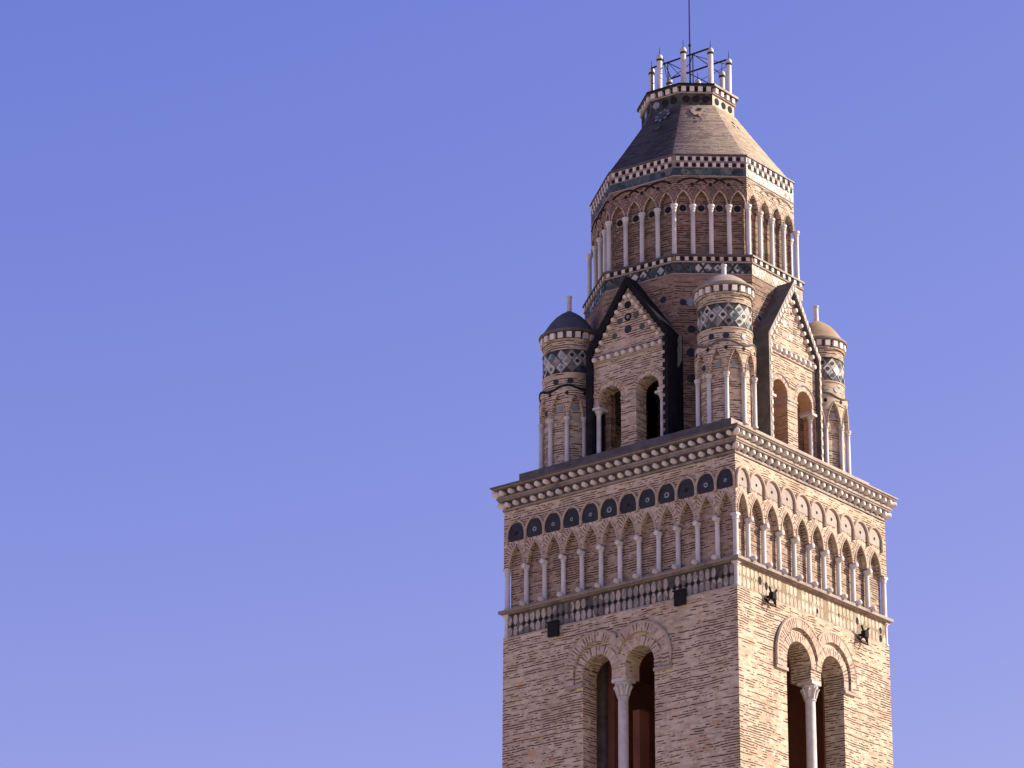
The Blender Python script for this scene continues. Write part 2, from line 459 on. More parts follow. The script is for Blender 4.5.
# interior: plastered back of the walls, floor and vault
b = MB()
for k, F in enumerate(FACES):
    if k < 2:
        b.panel(F, [(-4.2, SILL)] + two_arches(k, 0.02) + [(4.2, SILL), (4.2, 34.9), (-4.2, 34.9)], 4.12, 4.195, 'plaster', back=True)
    else:
        b.panel(F, [(-4.2, SILL), (4.2, SILL), (4.2, 34.9), (-4.2, 34.9)], 4.1, 4.19, 'plaster', back=True)
b.face([(-4.19, -4.19, SILL - .01), (4.19, -4.19, SILL - .01), (4.19, 4.19, SILL - .01), (-4.19, 4.19, SILL - .01)], 'plaster')
b.face([(-4.19, -4.19, 34.85), (-4.19, 4.19, 34.85), (4.19, 4.19, 34.85), (4.19, -4.19, 34.85)], 'plaster')
# piers and a stair flight inside the belfry
b.box(FA, -2.5, -1.75, SILL, 34.8, 2.6, 3.4, 'ledge_brown')
b.box(FA, -1.55, -1.28, SILL, 34.8, 2.5, 3.4, 'plaster')
b.box(FA, -.42, -.14, SILL, 31.9, 2.9, 3.5, 'plaster')
b.box(FB, -1.0, -.3, SILL, 34.8, 2.0, 2.6, 'plaster')
b.panel(FB, [(-3.2, 26.6), (-.5, 26.6), (-.5, 29.4), (-3.2, 31.9)], 2.9, 3.1, 'slate', back=True)
b.build('belfry_room', tower)

def twin_window(F, kf):
    JL, CL, CR, JR = WIN[kf]
    b = MB()
    mid = (CL + CR) / 2
    for side, (a, c) in enumerate(((JL, CL), (CR, JR))):
        uc = (a + c) / 2; ri = (c - a) / 2
        clamp = (lambda u: min(u, mid - 0.002)) if side == 0 else (lambda u: max(u, mid + 0.002))
        for r0, r1, w1, zc in ((ri + 0.003, ri + 0.32, 5.035, SPR), (ri + 0.36, ri + 0.69, 5.11, SPR + 0.12)):
            n = 34
            foot = IMP + 0.06
            if side == 0:
                path_o = [(uc - r1, foot)] + arc(uc, zc, r1, PI, 0, n)
                path_i = [(uc - r0, foot)] + arc(uc, zc, r0, PI, 0, n)
            else:
                path_o = arc(uc, zc, r1, PI, 0, n) + [(uc + r1, foot)]
                path_i = arc(uc, zc, r0, PI, 0, n) + [(uc + r0, foot)]
            acc = 0
            for i in range(len(path_o) - 1):
                p, q = path_o[i], path_o[i + 1]; r, t_ = path_i[i], path_i[i + 1]
                L = math.hypot(q[0] - p[0], q[1] - p[1]) * 0.85
                P4 = [(clamp(r[0]), r[1]), (clamp(t_[0]), t_[1]), (clamp(q[0]), q[1]), (clamp(p[0]), p[1])]
                if abs(P4[0][0] - P4[3][0]) + abs(P4[1][0] - P4[2][0]) < 1e-4: continue
                b.face([F.P(x, z, w1) for x, z in P4], 'voussoir', [(r0, acc), (r0, acc + L), (r1, acc + L), (r1, acc)])
                acc += L
                b.face([F.P(*P4[3], w1), F.P(*P4[2], w1), F.P(*P4[2], 4.99), F.P(*P4[3], 4.99)], 'voussoir')
                b.face([F.P(*P4[0], 4.99), F.P(*P4[1], 4.99), F.P(*P4[1], w1), F.P(*P4[0], w1)], 'voussoir')
            e = 0 if side == 0 else -1
            b.face([F.P(path_o[e][0], foot, 4.99), F.P(path_i[e][0], foot, 4.99), F.P(path_i[e][0], foot, w1), F.P(path_o[e][0], foot, w1)], 'voussoir')
        # thin raised label mould round the outer ring
        r1 = ri + 0.71
        pts = [(u, z) for u, z in arc(uc, SPR + .12, r1, PI, 0, 40) if (u < mid if side == 0 else u > mid)]
        pts = [(uc - r1, IMP + .06)] + pts if side == 0 else pts + [(uc + r1, IMP + .06)]
        b.tube([F.P(u, z, 5.07) for u, z in pts], 0.062, 'smooth_brick', 6)
        # impost slab
        u0, u1 = (JL - 0.74, JL) if side == 0 else (JR, JR + 0.74)
        b.box(F, u0, u1, IMP - 0.06, IMP + 0.055, 4.99, 5.09, 'ledge')
    o = b.build('twin_window', tower)
    c = MB()
    p = F.P(mid, 0, 4.74)
    c.lathe([(0, SILL), (0.30, SILL), (0.30, SILL + .25), (0.22, SILL + .35), (0.19, SILL + .5), (0.178, 31.98), (0.21, 32.0), (0.21, 32.05), (0.18, 32.07)], p, 'marble', 20)
    c.lathe([(0.18, 32.07), (0.20, 32.2), (0.25, 32.42), (0.31, 32.52), (0.29, 32.55)], p, 'marble', 8, False)
    for k in range(8):    # leaves of the capital
        a = 2 * PI * k / 8 + PI / 8
        e = Vector((math.cos(a), math.sin(a)))
        c.tube([(p[0] + e.x * .18, p[1] + e.y * .18, 32.08), (p[0] + e.x * .24, p[1] + e.y * .24, 32.3), (p[0] + e.x * .32, p[1] + e.y * .32, 32.42), (p[0] + e.x * .31, p[1] + e.y * .31, 32.36)], [.05, .055, .05, .02], 'marble', 6)
    c.box(F, mid - .30, mid + .30, 32.55, IMP - .003, 4.42, 5.02, 'marble')
    c.build('window_column', o)
twin_window(FA, 0); twin_window(FB, 1)

# ---- tile band under the string course
def tile_band(F, k):
    b = MB()
    z0, z1 = 35.033, 35.925
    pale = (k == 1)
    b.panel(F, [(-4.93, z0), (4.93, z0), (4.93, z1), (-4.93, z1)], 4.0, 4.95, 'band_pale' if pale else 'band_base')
    if k < 2:
        n = 39
        st = 9.75 / n
        for i in range(n):
            u = -4.87 + st * (i + 0.5)
            for j, z in enumerate((35.265, 35.685)):
                if random.random() < (0.10 if pale else 0.05): continue
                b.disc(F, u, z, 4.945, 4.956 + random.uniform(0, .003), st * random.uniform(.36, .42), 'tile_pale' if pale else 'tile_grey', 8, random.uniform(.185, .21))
            if random.random() < (0.30 if pale else 0.85):
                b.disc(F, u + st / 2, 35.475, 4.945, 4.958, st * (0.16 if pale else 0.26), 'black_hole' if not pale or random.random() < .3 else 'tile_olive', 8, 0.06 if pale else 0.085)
        if pale:
            for u, z, h in ((-3.5, 35.55, .1), (-3.1, 35.45, .09), (2.9, 35.55, .09), (4.5, 35.55, .08), (4.5, 35.25, .09), (0.2, 35.3, .06)):
                b.disc(F, u, z, 4.945, 4.964, h, 'black_hole', 7, h * 1.7)
    b.box(F, -4.96, 4.96, z0 - .003, z0 + .045, 4.9, 4.985, 'ledge')
    b.build('tile_band', tower)
for k, F in enumerate(FACES): tile_band(F, k)

# ---- string course
b = MB()
def ring_square(b, w, z0, z1, mat0, w0=4.3, first=None):
    """a square ring slab"""
    for kf, F in enumerate(FACES):
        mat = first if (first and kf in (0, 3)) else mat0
        b.face([F.P(-w, z0, w), F.P(w, z0, w), F.P(w, z1, w), F.P(-w, z1, w)], mat)
        b.face([F.P(-w, z1, w), F.P(w, z1, w), F.P(w0, z1, w0), F.P(-w0, z1, w0)], mat)
        b.face([F.P(-w0, z0, w0), F.P(w0, z0, w0), F.P(w, z0, w), F.P(-w, z0, w)], mat)
ring_square(b, 5.03, 35.925, 35.965, 'ledge', first='ledge_brown')
ring_square(b, 5.14, 35.965, 36.07, 'ledge', first='ledge_brown')
b.build('string_course', tower)

# ---- arcade wall
A_COL = [-4.02 + 0.8215 * k for k in range(11)]
B_COL = [-4.19 + 0.984 * k for k in range(9)]
SPZ, APZ, WTOP = 37.66, 38.47, 39.80
b = MB()
for k, F in enumerate(FACES):
    cols = A_COL if k % 2 == 0 else B_COL
    stp = cols[1] - cols[0]
    b.panel(F, [(-4.81, 36.07), (4.81, 36.07), (4.81, WTOP), (-4.81, WTOP)], 4.3, 4.81, 'brick_mid', mitre=4.81)
    edges = [-5.0 + 0.02] + cols + [4.98]
    edges[0] = max(-4.98, cols[0] - stp); edges[-1] = min(4.98, cols[-1] + stp)
    pts = [(-5.0, SPZ)]
    hh = stp * 0.385
    for a, c in zip(edges, edges[1:]):
        uc = (a + c) / 2
        h = min(hh, (c - a) * 0.39)
        pts += lancet(uc, h, SPZ + 0.02, APZ - SPZ - .02)
    pts.append((5.0, SPZ))
    b.relief(F, pts, WTOP, 4.81, 5.0, 'brick')
    # radiating brick rings above each lancet and the round hood over each dish
    for a, c in zip(edges, edges[1:]):
        uc = (a + c) / 2; hw = (c - a) / 2
        if k < 2:
            cl = lambda u: max(a + 0.006, min(c - 0.006, u))
            R0, R1 = hh + 0.015, hh + 0.30
            path_i = lancet(uc, min(hh, hw * .77) + .015, SPZ + .1, APZ - SPZ - .06, 9)
            path_o = lancet(uc, min(hh, hw * .77) + .27, SPZ + .1, APZ - SPZ + .16, 9)
            acc = 0
            for i in range(2, len(path_i) - 3):
                P4 = [path_i[i], path_i[i + 1], path_o[i + 1], path_o[i]]
                P4 = [(cl(u), z) for u, z in P4]
                L = math.dist(P4[2], P4[3]) * 0.9
                b.face([F.P(u, z, 5.008) for u, z in P4], 'voussoir', [(0, acc), (0, acc + L), (.3, acc + L), (.3, acc)])
                acc += L
            rim = lancet(uc, min(hh, hw * .77) + .02, SPZ + .02, APZ - SPZ + .005, 9)
            b.tube([F.P(u, z, 4.995) for u, z in rim], 0.042, 'smooth_brick', 6)
            hood = [(uc + 0.405 * (hw / 0.41) * math.cos(t), 38.82 + 0.55 * math.sin(t)) for t in [PI * i / 14 for i in range(15)]]
            hood = [(hood[0][0], 38.55)] + hood + [(hood[-1][0], 38.55)]
            b.tube([F.P(u, z, 5.04) for u, z in hood[::-1]], 0.045 if k == 0 else .06, 'smooth_brick', 6)
b.build('arcade_wall', tower)

# dishes
def glazed_dish(F, u, z, dark):
    b = MB()
    r = 0.375 if dark else 0.36
    b.disc(F, u, z, 4.99, 5.016, r, 'dish_dark' if dark else 'dish_pale', 20, r * 1.12, flat=z - (0.27 if dark else .24))
    rc = random.choice((.07, .09, .11)) if dark else 0.06
    k = random.random()
    b.disc(F, u, z + .01, 5.014, 5.022, rc, ('dish_blue' if k > .3 else 'black_hole') if dark else 'black_hole', 12)
    if dark and k > .3:
        b.disc(F, u, z + .01, 5.02, 5.026, rc * .45, 'dish_dark', 10)
    b.build('glazed_dish', tower)
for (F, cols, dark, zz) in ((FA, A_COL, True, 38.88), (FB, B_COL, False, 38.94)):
    stp = cols[1] - cols[0]
    ed = [max(-4.98, cols[0] - stp)] + cols + [min(4.98, cols[-1] + stp)]
    for a, c in zip(ed, ed[1:]): glazed_dish(F, (a + c) / 2, zz, dark)

# colonnettes: shaft + projecting base knob, capital as a sub-part
def colonnette_proto(F, h, r, knob=True, cap=0.22, capw=0.125):
    b = MB()
    b.lathe([(0, 0), (r * 1.5, 0), (r * 1.5, .05), (r * 1.08, .09), (r, .2), (r * .95, h - cap), (0, h - cap)], (0, 0), 'marble', 14)
    if knob:
        q = Frame((0, 0), F.t)
        b.tube([q.P(0, .075, 0.0), q.P(0, .075, .2), q.P(0, .075, .30), q.P(0, .075, .335)], [.085, .10, .09, .05], 'marble', 10)
    o = b.build('colonnette', tower, (0, 0, 0))
    c = MB()
    q = Frame((0, 0), F.t) if F else Frame((0, 0), (1, 0))
    c.lathe([(r, h - cap - .02), (r * 1.2, h - cap), (r * 1.05, h - cap + .03), (capw, h - cap * .45), (capw, h - cap * .3)], (0, 0), 'marble', 12)
    if knob:
        c.tube([q.P(0, h - .085, -.08), q.P(0, h - .085, .14), q.P(0, h - .085, .20), q.P(0, h - .085, .225)], [.105, .105, .09, .05], 'marble', 10)
    else:
        c.panel(q, [(-capw, h - cap * .4), (capw, h - cap * .4), (capw, h), (-capw, h)], -capw, capw, 'marble', back=True)
    k = c.build('capital', o, (0, 0, 0)); k.location = (0, 0, 0)
    return o
H = SPZ - 36.07 - .004
for F, cols in ((FA, A_COL), (FB, B_COL)):
    pr = colonnette_proto(F, H, 0.088)
    for i, u in enumerate(cols):
        loc = F.P(u, 36.072, 4.945)
        if i == 0: pr.location = lean(loc)
        else: copy_part(pr, tower, loc)
pr = colonnette_proto(FA, H, 0.10, False)
for i, (x, y) in enumerate(((-4.90, -4.90), (4.92, -4.92), (4.90, 4.90))):
    if i == 0: pr.location = lean((x, y, 36.072))
    else: copy_part(pr, tower, (x, y, 36.072))
pr = colonnette_proto(FA, 0.885, 0.085, False, 0.14, 0.12)
for i, (x, y) in enumerate(((-4.93, -4.93), (4.93, -4.93), (4.93, 4.93))):
    loc = (x * 0.996, y * 0.996, 35.035)
    if i == 0: pr.location = lean(loc)
    else: copy_part(pr, tower, loc)

# ---- main cornice
b = MB()
ring_square(b, 5.045, 39.82, 39.90, 'ledge', first='ledge_brown')
ring_square(b, 4.97, 39.90, 40.19, 'dark_ledge')  # recess shade behind the stubs put into the dark colour
ring_square(b, 5.17, 40.19, 40.25, 'ledge', first='ledge_brown')
ring_square(b, 5.21, 40.25, 40.335, 'ledge', first='ledge_brown')
ring_square(b, 5.06, 40.335, 40.63, 'dark_ledge')  # upper recess, shade between stubs painted in likewise
ring_square(b, 5.33, 40.63, 40.68, 'ledge', first='ledge_brown')
ring_square(b, 5.38, 40.68, 40.73, 'ledge', first='dark_ledge')
for k, F in enumerate(FACES):
    n = 26
    for i in range(n):
        u = -4.80 + 9.60 * i / (n - 1)
        b.stub(F, u, 40.04 + random.uniform(-.008, .008), 4.96, 5.19 + random.uniform(-.02, .02), random.uniform(.088, .102), 'stub')
        u2 = -4.93 + 9.86 * i / (n - 1)
        b.stub(F, u2, 40.475 + random.uniform(-.008, .008), 5.05, 5.345 + random.uniform(-.02, .02), random.uniform(.088, .102), 'stub')
for sx, sy in ((-1, -1), (1, -1), (1, 1), (-1, 1)):   # diagonal corner stubs
    d = Frame((0, 0), Vector((-sy, sx)))
    R2 = math.sqrt(2)
    b.stub(d, 0, 40.04, 4.95 * R2, 5.17 * R2, 0.105, 'stub')
    b.stub(d, 0, 40.475, 5.05 * R2, 5.33 * R2, 0.105, 'stub')
b.build('cornice', tower)
# sloping ledge and platform above it
b = MB()
for k, F in enumerate(FACES):
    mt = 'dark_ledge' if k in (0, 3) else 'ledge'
    b.face([F.P(-5.37, 40.733, 5.37), F.P(5.37, 40.733, 5.37), F.P(4.62, 40.95, 4.62), F.P(-4.62, 40.95, 4.62)], mt)
    b.face([F.P(-4.62, 40.95, 4.62), F.P(4.62, 40.95, 4.62), F.P(4.62, 41.3, 4.62), F.P(-4.62, 41.3, 4.62)], mt)
b.face([(-4.62, -4.62, 41.3), (4.62, -4.62, 41.3), (4.62, 4.62, 41.3), (-4.62, 4.62, 41.3)], 'dark_ledge')
b.build('platform', tower)

# ------------------------------------------------------------------ octagonal drum
V8 = [(-1.02, -.437), (-.36, -1.01), (.422, -.96), (.994, -.45), (1.0, .455), (.42, 1.0), (-.42, 1.0), (-1.0, .42)]
OFF = [0.0, 0.0]
def facet(i, a):
    o = Vector(OFF)
    p = Vector(V8[i]) * a + o; q = Vector(V8[(i + 1) % 8]) * a + o
    F = Frame(p, q - p)
    return F, (q - p).length
def octo(b, a0, z0, a1, z1, mat, mats=None):
    for i in range(8):
        p, q = V8[i], V8[(i + 1) % 8]
        mt = (mats or {}).get(i, mat)
        b.face([(p[0] * a0 + OFF[0], p[1] * a0 + OFF[1], z0), (q[0] * a0 + OFF[0], q[1] * a0 + OFF[1], z0), (q[0] * a1 + OFF[0], q[1] * a1 + OFF[1], z1), (p[0] * a1 + OFF[0], p[1] * a1 + OFF[1], z1)], mt)
def octcap(b, a, z, mat, up=True):
    r = [(p[0] * a + OFF[0], p[1] * a + OFF[1], z) for p in V8]
    b.face(r if up else r[::-1], mat)
# facet 0: left diagonal, 1: A, 2: near diagonal, 3: B, 4: right diagonal ...
DA = 3.74
b = MB()
for i in range(8):
    F, L = facet(i, DA)
    if i % 2 == 1:     # behind a dormer: a wide doorway into the drum
        c = L / 2
        b.panel(F, [(0, 41.3), (c - 1.25, 41.3), (c - 1.25, 44.3), (c + 1.25, 44.3), (c + 1.25, 41.3), (L, 41.3), (L, 48.53), (0, 48.53)], -0.35, 0, 'brick_brown', back=True)
    else:
        b.panel(F, [(0, 41.3), (L, 41.3), (L, 48.53), (0, 48.53)], -0.35, 0, 'brick_brown', back=True)
octcap(b, 3.6, 48.4, 'brick_brown', False)
dd = b
F, L = facet(2, DA)
for u, z, r, mt in ((0.32, 46.75, .13, 'dish_dark'), (0.62, 46.75, .16, 'dish_blue'), (0.62, 45.7, .15, 'dish_dark'), (0.6, 44.8, .17, 'dish_dark'), (0.6, 43.8, .17, 'dish_dark')):
    dd.disc(F, u, z, -.01, .012, r, mt, 14)
F, L = facet(1, DA)
for u, z, r, mt in ((L - .45, 46.95, .13, 'dish_dark'),):
    dd.disc(F, u, z, -.01, .012, r, mt, 14)
F, L = facet(3, DA)
for u, z, r, mt in ((.42, 46.3, .17, 'dish_blue'), (.42, 46.3, .09, 'black_hole'), (.45, 45.2, .15, 'dish_dark')):
    dd.disc(F, u, z, -.01, .012 if r > .1 else .02, r, mt, 14)
b.build('drum', tower)

# ---- lower tiled cornice of the octagon
def chequer(b, F, L, z, n, hz, w, shift=0.0, dot='black_hole'):
    """white stone blocks and dark round holes in turn"""
    st = L / n
    for i in range(n):
        u = st * (i + 0.5 + shift)
        if u > L - .05: u -= L
        if u > .06: b.cube(F, u, z, w, w + 0.035, st * 0.205, 'stub', hz)
        ud = st * (i + shift)
        if ud > L + .01: ud -= L
        if 0.06 < ud < L - .06: b.disc(F, ud, z, w - .01, w + 0.012, min(st * 0.27, hz * 1.3), dot, 12)

def diamonds(b, F, L, z0, z1, n, w, mats, line='tile_grey', rows=1):
    st = L / n
    hz = (z1 - z0) / rows
    rn = random.Random(3)
    for j in range(rows):
        for i in range(n):
            u = st * (i + 0.5); z = z0 + hz * (j + 0.5)
            b.panel(F, [(u - st * .40, z), (u, z - hz * .40), (u + st * .40, z), (u, z + hz * .40)], w - .01, w + .012, rn.choice(mats))
            if rn.random() < .5: b.disc(F, u, z, w, w + .018, st * .13, rn.choice(mats), 8)
        for i in range(1, n):
            u = st * i
            for sg in (-1, 1):
                z = z0 + hz * (j + 0.5) + sg * hz * .27
                b.panel(F, [(u - st * .16, z + sg * hz * .2), (u, z - sg * hz * .04), (u + st * .16, z + sg * hz * .2)], w - .01, w + .010, rn.choice(mats))
b = MB()
octo(b, 3.76, 47.84, 3.76, 47.88, 'ledge'); octo(b, 3.74, 47.88, 3.76, 47.881, 'ledge')
octo(b, 3.80, 48.30, 3.80, 48.34, 'ledge'); octo(b, 3.70, 48.34, 3.80, 48.341, 'ledge'); octo(b, 3.80, 48.299, 3.70, 48.30, 'ledge')
for i in range(8):
    F, L = facet(i, 3.75)
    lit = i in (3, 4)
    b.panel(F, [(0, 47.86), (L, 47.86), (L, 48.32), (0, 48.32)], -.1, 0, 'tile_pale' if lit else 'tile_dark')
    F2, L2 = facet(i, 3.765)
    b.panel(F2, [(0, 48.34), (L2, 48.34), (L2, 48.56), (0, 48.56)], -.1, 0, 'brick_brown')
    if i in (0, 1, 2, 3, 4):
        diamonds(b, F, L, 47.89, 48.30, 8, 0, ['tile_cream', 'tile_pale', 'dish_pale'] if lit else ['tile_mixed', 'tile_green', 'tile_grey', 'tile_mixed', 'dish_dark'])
        chequer(b, F2, L2, 48.45, 9, .075, 0.0)
octcap(b, 3.83, 48.55, 'dark_ledge', False)
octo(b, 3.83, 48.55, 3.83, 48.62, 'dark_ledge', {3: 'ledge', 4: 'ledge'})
octcap(b, 3.83, 48.62, 'dark_ledge')
b.build('tiled_cornice', tower)

# ------------------------------------------------------------------ upper arcade of the octagon
UA = 3.52
b = MB()
U_SP, U_AP, U_TOP = 50.68, 51.24, 51.84
col_spots = []
for i in range(8):
    F, L = facet(i, UA)
    st = L / 4
    b.panel(F, [(0, 48.6), (L, 48.6), (L, U_TOP), (0, U_TOP)], -.6, -0.15, 'brick_brown', back=True)
    pts = [(0, U_SP)]
    for j in range(4):
        pts += lancet(st * (j + .5), st * .37, U_SP + .02, U_AP - U_SP - .02)
    pts.append((L, U_SP))
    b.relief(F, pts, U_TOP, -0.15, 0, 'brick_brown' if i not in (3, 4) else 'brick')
    if i < 5:
        for j in range(4):
            # lancet rim
            lp = lancet(st * (j + .5), st * .37 + .03, U_SP + .02, U_AP - U_SP + .02, 6)
            b.tube([F.P(u, z, 0.0) for u, z in lp], 0.030, 'voussoir', 5)
            # voussoir band
            pi_ = lancet(st * (j + .5), st * .40, U_SP + .1, U_AP - U_SP, 8); po = lancet(st * (j + .5), st * .40 + .24, U_SP + .1, U_AP - U_SP + .2, 8)
            acc = 0
            for q in range(2, len(pi_) - 3):
                P4 = [pi_[q], pi_[q + 1], po[q + 1], po[q]]
                P4 = [(max(st * j + .004, min(st * (j + 1) - .004, u)), z) for u, z in P4]
                Lq = math.dist(P4[2], P4[3])
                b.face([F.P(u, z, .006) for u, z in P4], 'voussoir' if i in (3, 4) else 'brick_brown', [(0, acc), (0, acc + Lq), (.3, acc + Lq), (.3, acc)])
                acc += Lq
            if i < 3:
                b.box(F, st * (j + .5) - .15, st * (j + .5) + .15, 50.47, 50.77, -.16, -.135, 'ledge')
                b.disc(F, st * (j + .5), 50.62, -.14, -.125, .135, 'black_hole', 14)
                if j > 0: b.disc(F, st * j, 51.52, -.01, .012, .075, 'black_hole', 10)
            # broad interlaced hood arches, two bays wide
            if j < 3:
                uc = st * (j + 1)
                hp = [(uc + st * 1.12 * math.cos(t), 51.12 + .64 * math.sin(t)) for t in [PI * (0.24 + .52 * q / 16) for q in range(17)]]
                b.tube([F.P(u, z, 0.012) for u, z in hp], 0.034, 'slate' if i < 3 else 'ledge', 5)
b.build('upper_arcade', tower)
pr = colonnette_proto(None, U_SP - 48.62, 0.085, False, 0.2, 0.13) if False else None
def plain_colonnette(h, r, cap, capw, name='colonnette', parent=None, n=14):
    b = MB()
    b.lathe([(0, 0), (r * 1.35, 0), (r * 1.35, .05), (r * 1.05, .09), (r, .2), (r * .95, h - cap), (0, h - cap)], (0, 0), 'marble', n)
    o = b.build(name, parent or tower, (0, 0, 0))
    c = MB()
    c.lathe([(r * .95, h - cap), (r * 1.2, h - cap + .02), (r * 1.1, h - cap + .05), (capw * .85, h - cap * .45), (capw, h - cap * .38), (capw, h), (0, h)], (0, 0), 'marble', n)
    k = c.build('capital', o, (0, 0, 0)); k.location = (0, 0, 0)
    return o
pr = plain_colonnette(U_SP - 48.624, 0.088, 0.21, 0.135)
first = True
for i in range(5):
    F, L = facet(i, UA)
    for j in range(4 if i < 4 else 2):
        u = L / 4 * j
        if j == 0:
            p = (V8[i][0] * (UA + .06), V8[i][1] * (UA + .06), 48.624)
        else:
            q = F.P(u, 0, 0.02); p = (q[0], q[1], 48.624)
        if first: pr.location = lean(p); first = False
        else: copy_part(pr, tower, p)

# ---- upper tiled cornice
b = MB()
for i in range(8):
    F, L = facet(i, 3.52)
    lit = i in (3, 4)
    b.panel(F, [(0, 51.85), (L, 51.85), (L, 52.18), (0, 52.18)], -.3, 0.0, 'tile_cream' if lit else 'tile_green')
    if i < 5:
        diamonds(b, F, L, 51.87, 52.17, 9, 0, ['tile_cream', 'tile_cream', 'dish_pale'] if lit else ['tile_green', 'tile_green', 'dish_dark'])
    b.panel(F, [(0, 52.185), (L, 52.185), (L, 52.68), (0, 52.68)], -.3, 0.005, 'ledge_brown' if not lit else 'tile_cream')
    if i < 5:
        chequer(b, F, L, 52.30, 9, .085, .006, 0.5)
        chequer(b, F, L, 52.55, 9, .085, .006, 0.0)
octo(b, 3.545, 52.415, 3.545, 52.45, 'ledge'); octo(b, 3.5, 52.45, 3.545, 52.451, 'ledge'); octo(b, 3.545, 52.414, 3.5, 52.415, 'ledge')
octo(b, 3.545, 51.835, 3.545, 51.87, 'ledge'); octo(b, 3.545, 51.834, 3.40, 51.835, 'ledge')
octcap(b, 3.58, 52.68, 'dark_ledge', False)
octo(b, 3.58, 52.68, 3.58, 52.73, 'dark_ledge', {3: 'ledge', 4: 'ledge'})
octcap(b, 3.58, 52.73, 'dark_ledge')
b.build('upper_cornice', tower)

# ---- spire roof: truncated octagonal pyramid
b = MB()
OFF[:] = [-0.04, -0.03]
zz = [52.732, 53.7, 54.7, 55.65]
aa = [3.50, 2.86, 2.22, 1.63]
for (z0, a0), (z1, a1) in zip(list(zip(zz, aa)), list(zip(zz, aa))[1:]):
    octo(b, a0, z0, a1, z1, 'spire', {0: 'lichen', 1: 'lichen', 7: 'lichen', 3: 'spire_sunlit', 4: 'spire_sunlit'})
for i in (1, 2, 3):
    p, q = Vector(V8[i]), Vector(V8[(i + 1) % 8])
    def sp(t, f):      # point on sloping facet
        z = 52.73 + f * 2.92
        a = 3.50 + (1.63 - 3.50) * f
        r = p.lerp(q, t) * a + Vector(OFF)
        return Vector((r.x, r.y, z))
    nrm = (sp(1, 0) - sp(0, 0)).cross(sp(0, 1) - sp(0, 0)).normalized()
    def blob(t, f, rx, rz, mt, lift):
        c = sp(t, f); e1 = (sp(1, f) - sp(0, f)).normalized(); e2 = nrm.cross(e1)
        pts = [c + e1 * (rx * math.cos(2 * PI * k / 18)) + e2 * (rz * math.sin(2 * PI * k / 18)) + nrm * lift for k in range(18)]
        b.face(pts, mt)
    if i == 3:
        blob(.5, .80, .12, .09, 'tile_pale', .03); blob(.42, .72, .10, .07, 'tile_olive', .03); blob(.6, .74, .09, .07, 'tile_olive', .03)
        continue
    g1 = 'tile_olive' if i >= 2 else 'tile_dark'
    blob(.5, .86, .34, .26, g1, .05)
    for k in range(8):
        a = 2 * PI * k / 8
        blob(.5 + .17 * math.cos(a), .86 + .095 * math.sin(a), .07, .07, 'dish_pale' if i >= 2 else 'dish_blue', .058)
    if i == 2:
        blob(.5, .88, .10, .10, 'black_hole', .07); blob(.5, .70, .085, .075, 'dish_pale', .05); blob(.49, .69, .05, .05, 'black_hole', .06)
    if i == 1:
        blob(.52, .62, .12, .09, 'dish_green', .05)
b.build('spire_roof', tower)

# ---- crown cornice
b = MB()
OFF[:] = [-0.09, -0.06]
for i in range(8):
    F, L = facet(i, 1.63)
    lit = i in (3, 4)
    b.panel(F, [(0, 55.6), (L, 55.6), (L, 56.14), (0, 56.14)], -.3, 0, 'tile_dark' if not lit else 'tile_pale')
    if i < 5:
        for j in range(3):
            b.disc(F, L * (.2 + .3 * j), 55.9, -.01, .014, .145, 'black_hole' if (i + j) % 3 != 1 or i in (2, 3) else 'dish_blue', 14)
    b.panel(F, [(0, 56.14), (L, 56.14), (L, 56.42), (0, 56.42)], -.3, -.06, 'slate')  # near-black backing: shade of the gaps between blocks put into the colour
octcap(b, 1.69, 56.13, 'ledge', False)
octo(b, 1.69, 56.13, 1.69, 56.17, 'ledge')
octo(b, 1.69, 56.17, 1.62, 56.171, 'ledge')
for i in range(8):
    F, L = facet(i, 1.66)
    for j in range(4):
        b.cube(F, L * (j + .5) / 4, 56.29, -.12, .075, .085, 'stub', .10)
octcap(b, 1.79, 56.41, 'dark_ledge', False)
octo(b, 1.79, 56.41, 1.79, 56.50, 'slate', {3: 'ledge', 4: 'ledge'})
octcap(b, 1.79, 56.50, 'dark_ledge')
b.build('crown_cornice', tower)

# ---- ring of eight white columns on the crown, each with a collar, cap and thin spike
b = MB()
r = 0.108
b.lathe([(0, 0), (r * 1.15, 0), (r * 1.15, .08), (r, .1), (r * .97, 1.44), (0, 1.44)], (0, 0), 'marble', 16)
proto = b.build('crown_column', tower, (0, 0, 0))
c = MB()
c.lathe([(r * 1.02, 1.40), (r * 1.14, 1.41), (r * 1.14, 1.47), (r, 1.475)], (0, 0), 'iron', 16)
k = c.build('collar', proto, (0, 0, 0)); k.location = (0, 0, 0)
c = MB()
c.lathe([(r * .95, 1.475), (r * 1.18, 1.50), (r * 1.20, 1.58), (r * .8, 1.66), (0, 1.69)], (0, 0), 'marble', 16)
k = c.build('cap', proto, (0, 0, 0)); k.location = (0, 0, 0)
c = MB()
c.tube([(0, 0, 1.69), (0, 0, 2.0)], [.016, .008], 'iron', 5)
k = c.build('spike', proto, (0, 0, 0)); k.location = (0, 0, 0)
for i in range(8):
    p = (V8[i][0] * 1.36, V8[i][1] * 1.36, 56.502)
    if i == 0: proto.location = lean(p)
    else: copy_part(proto, tower, p)

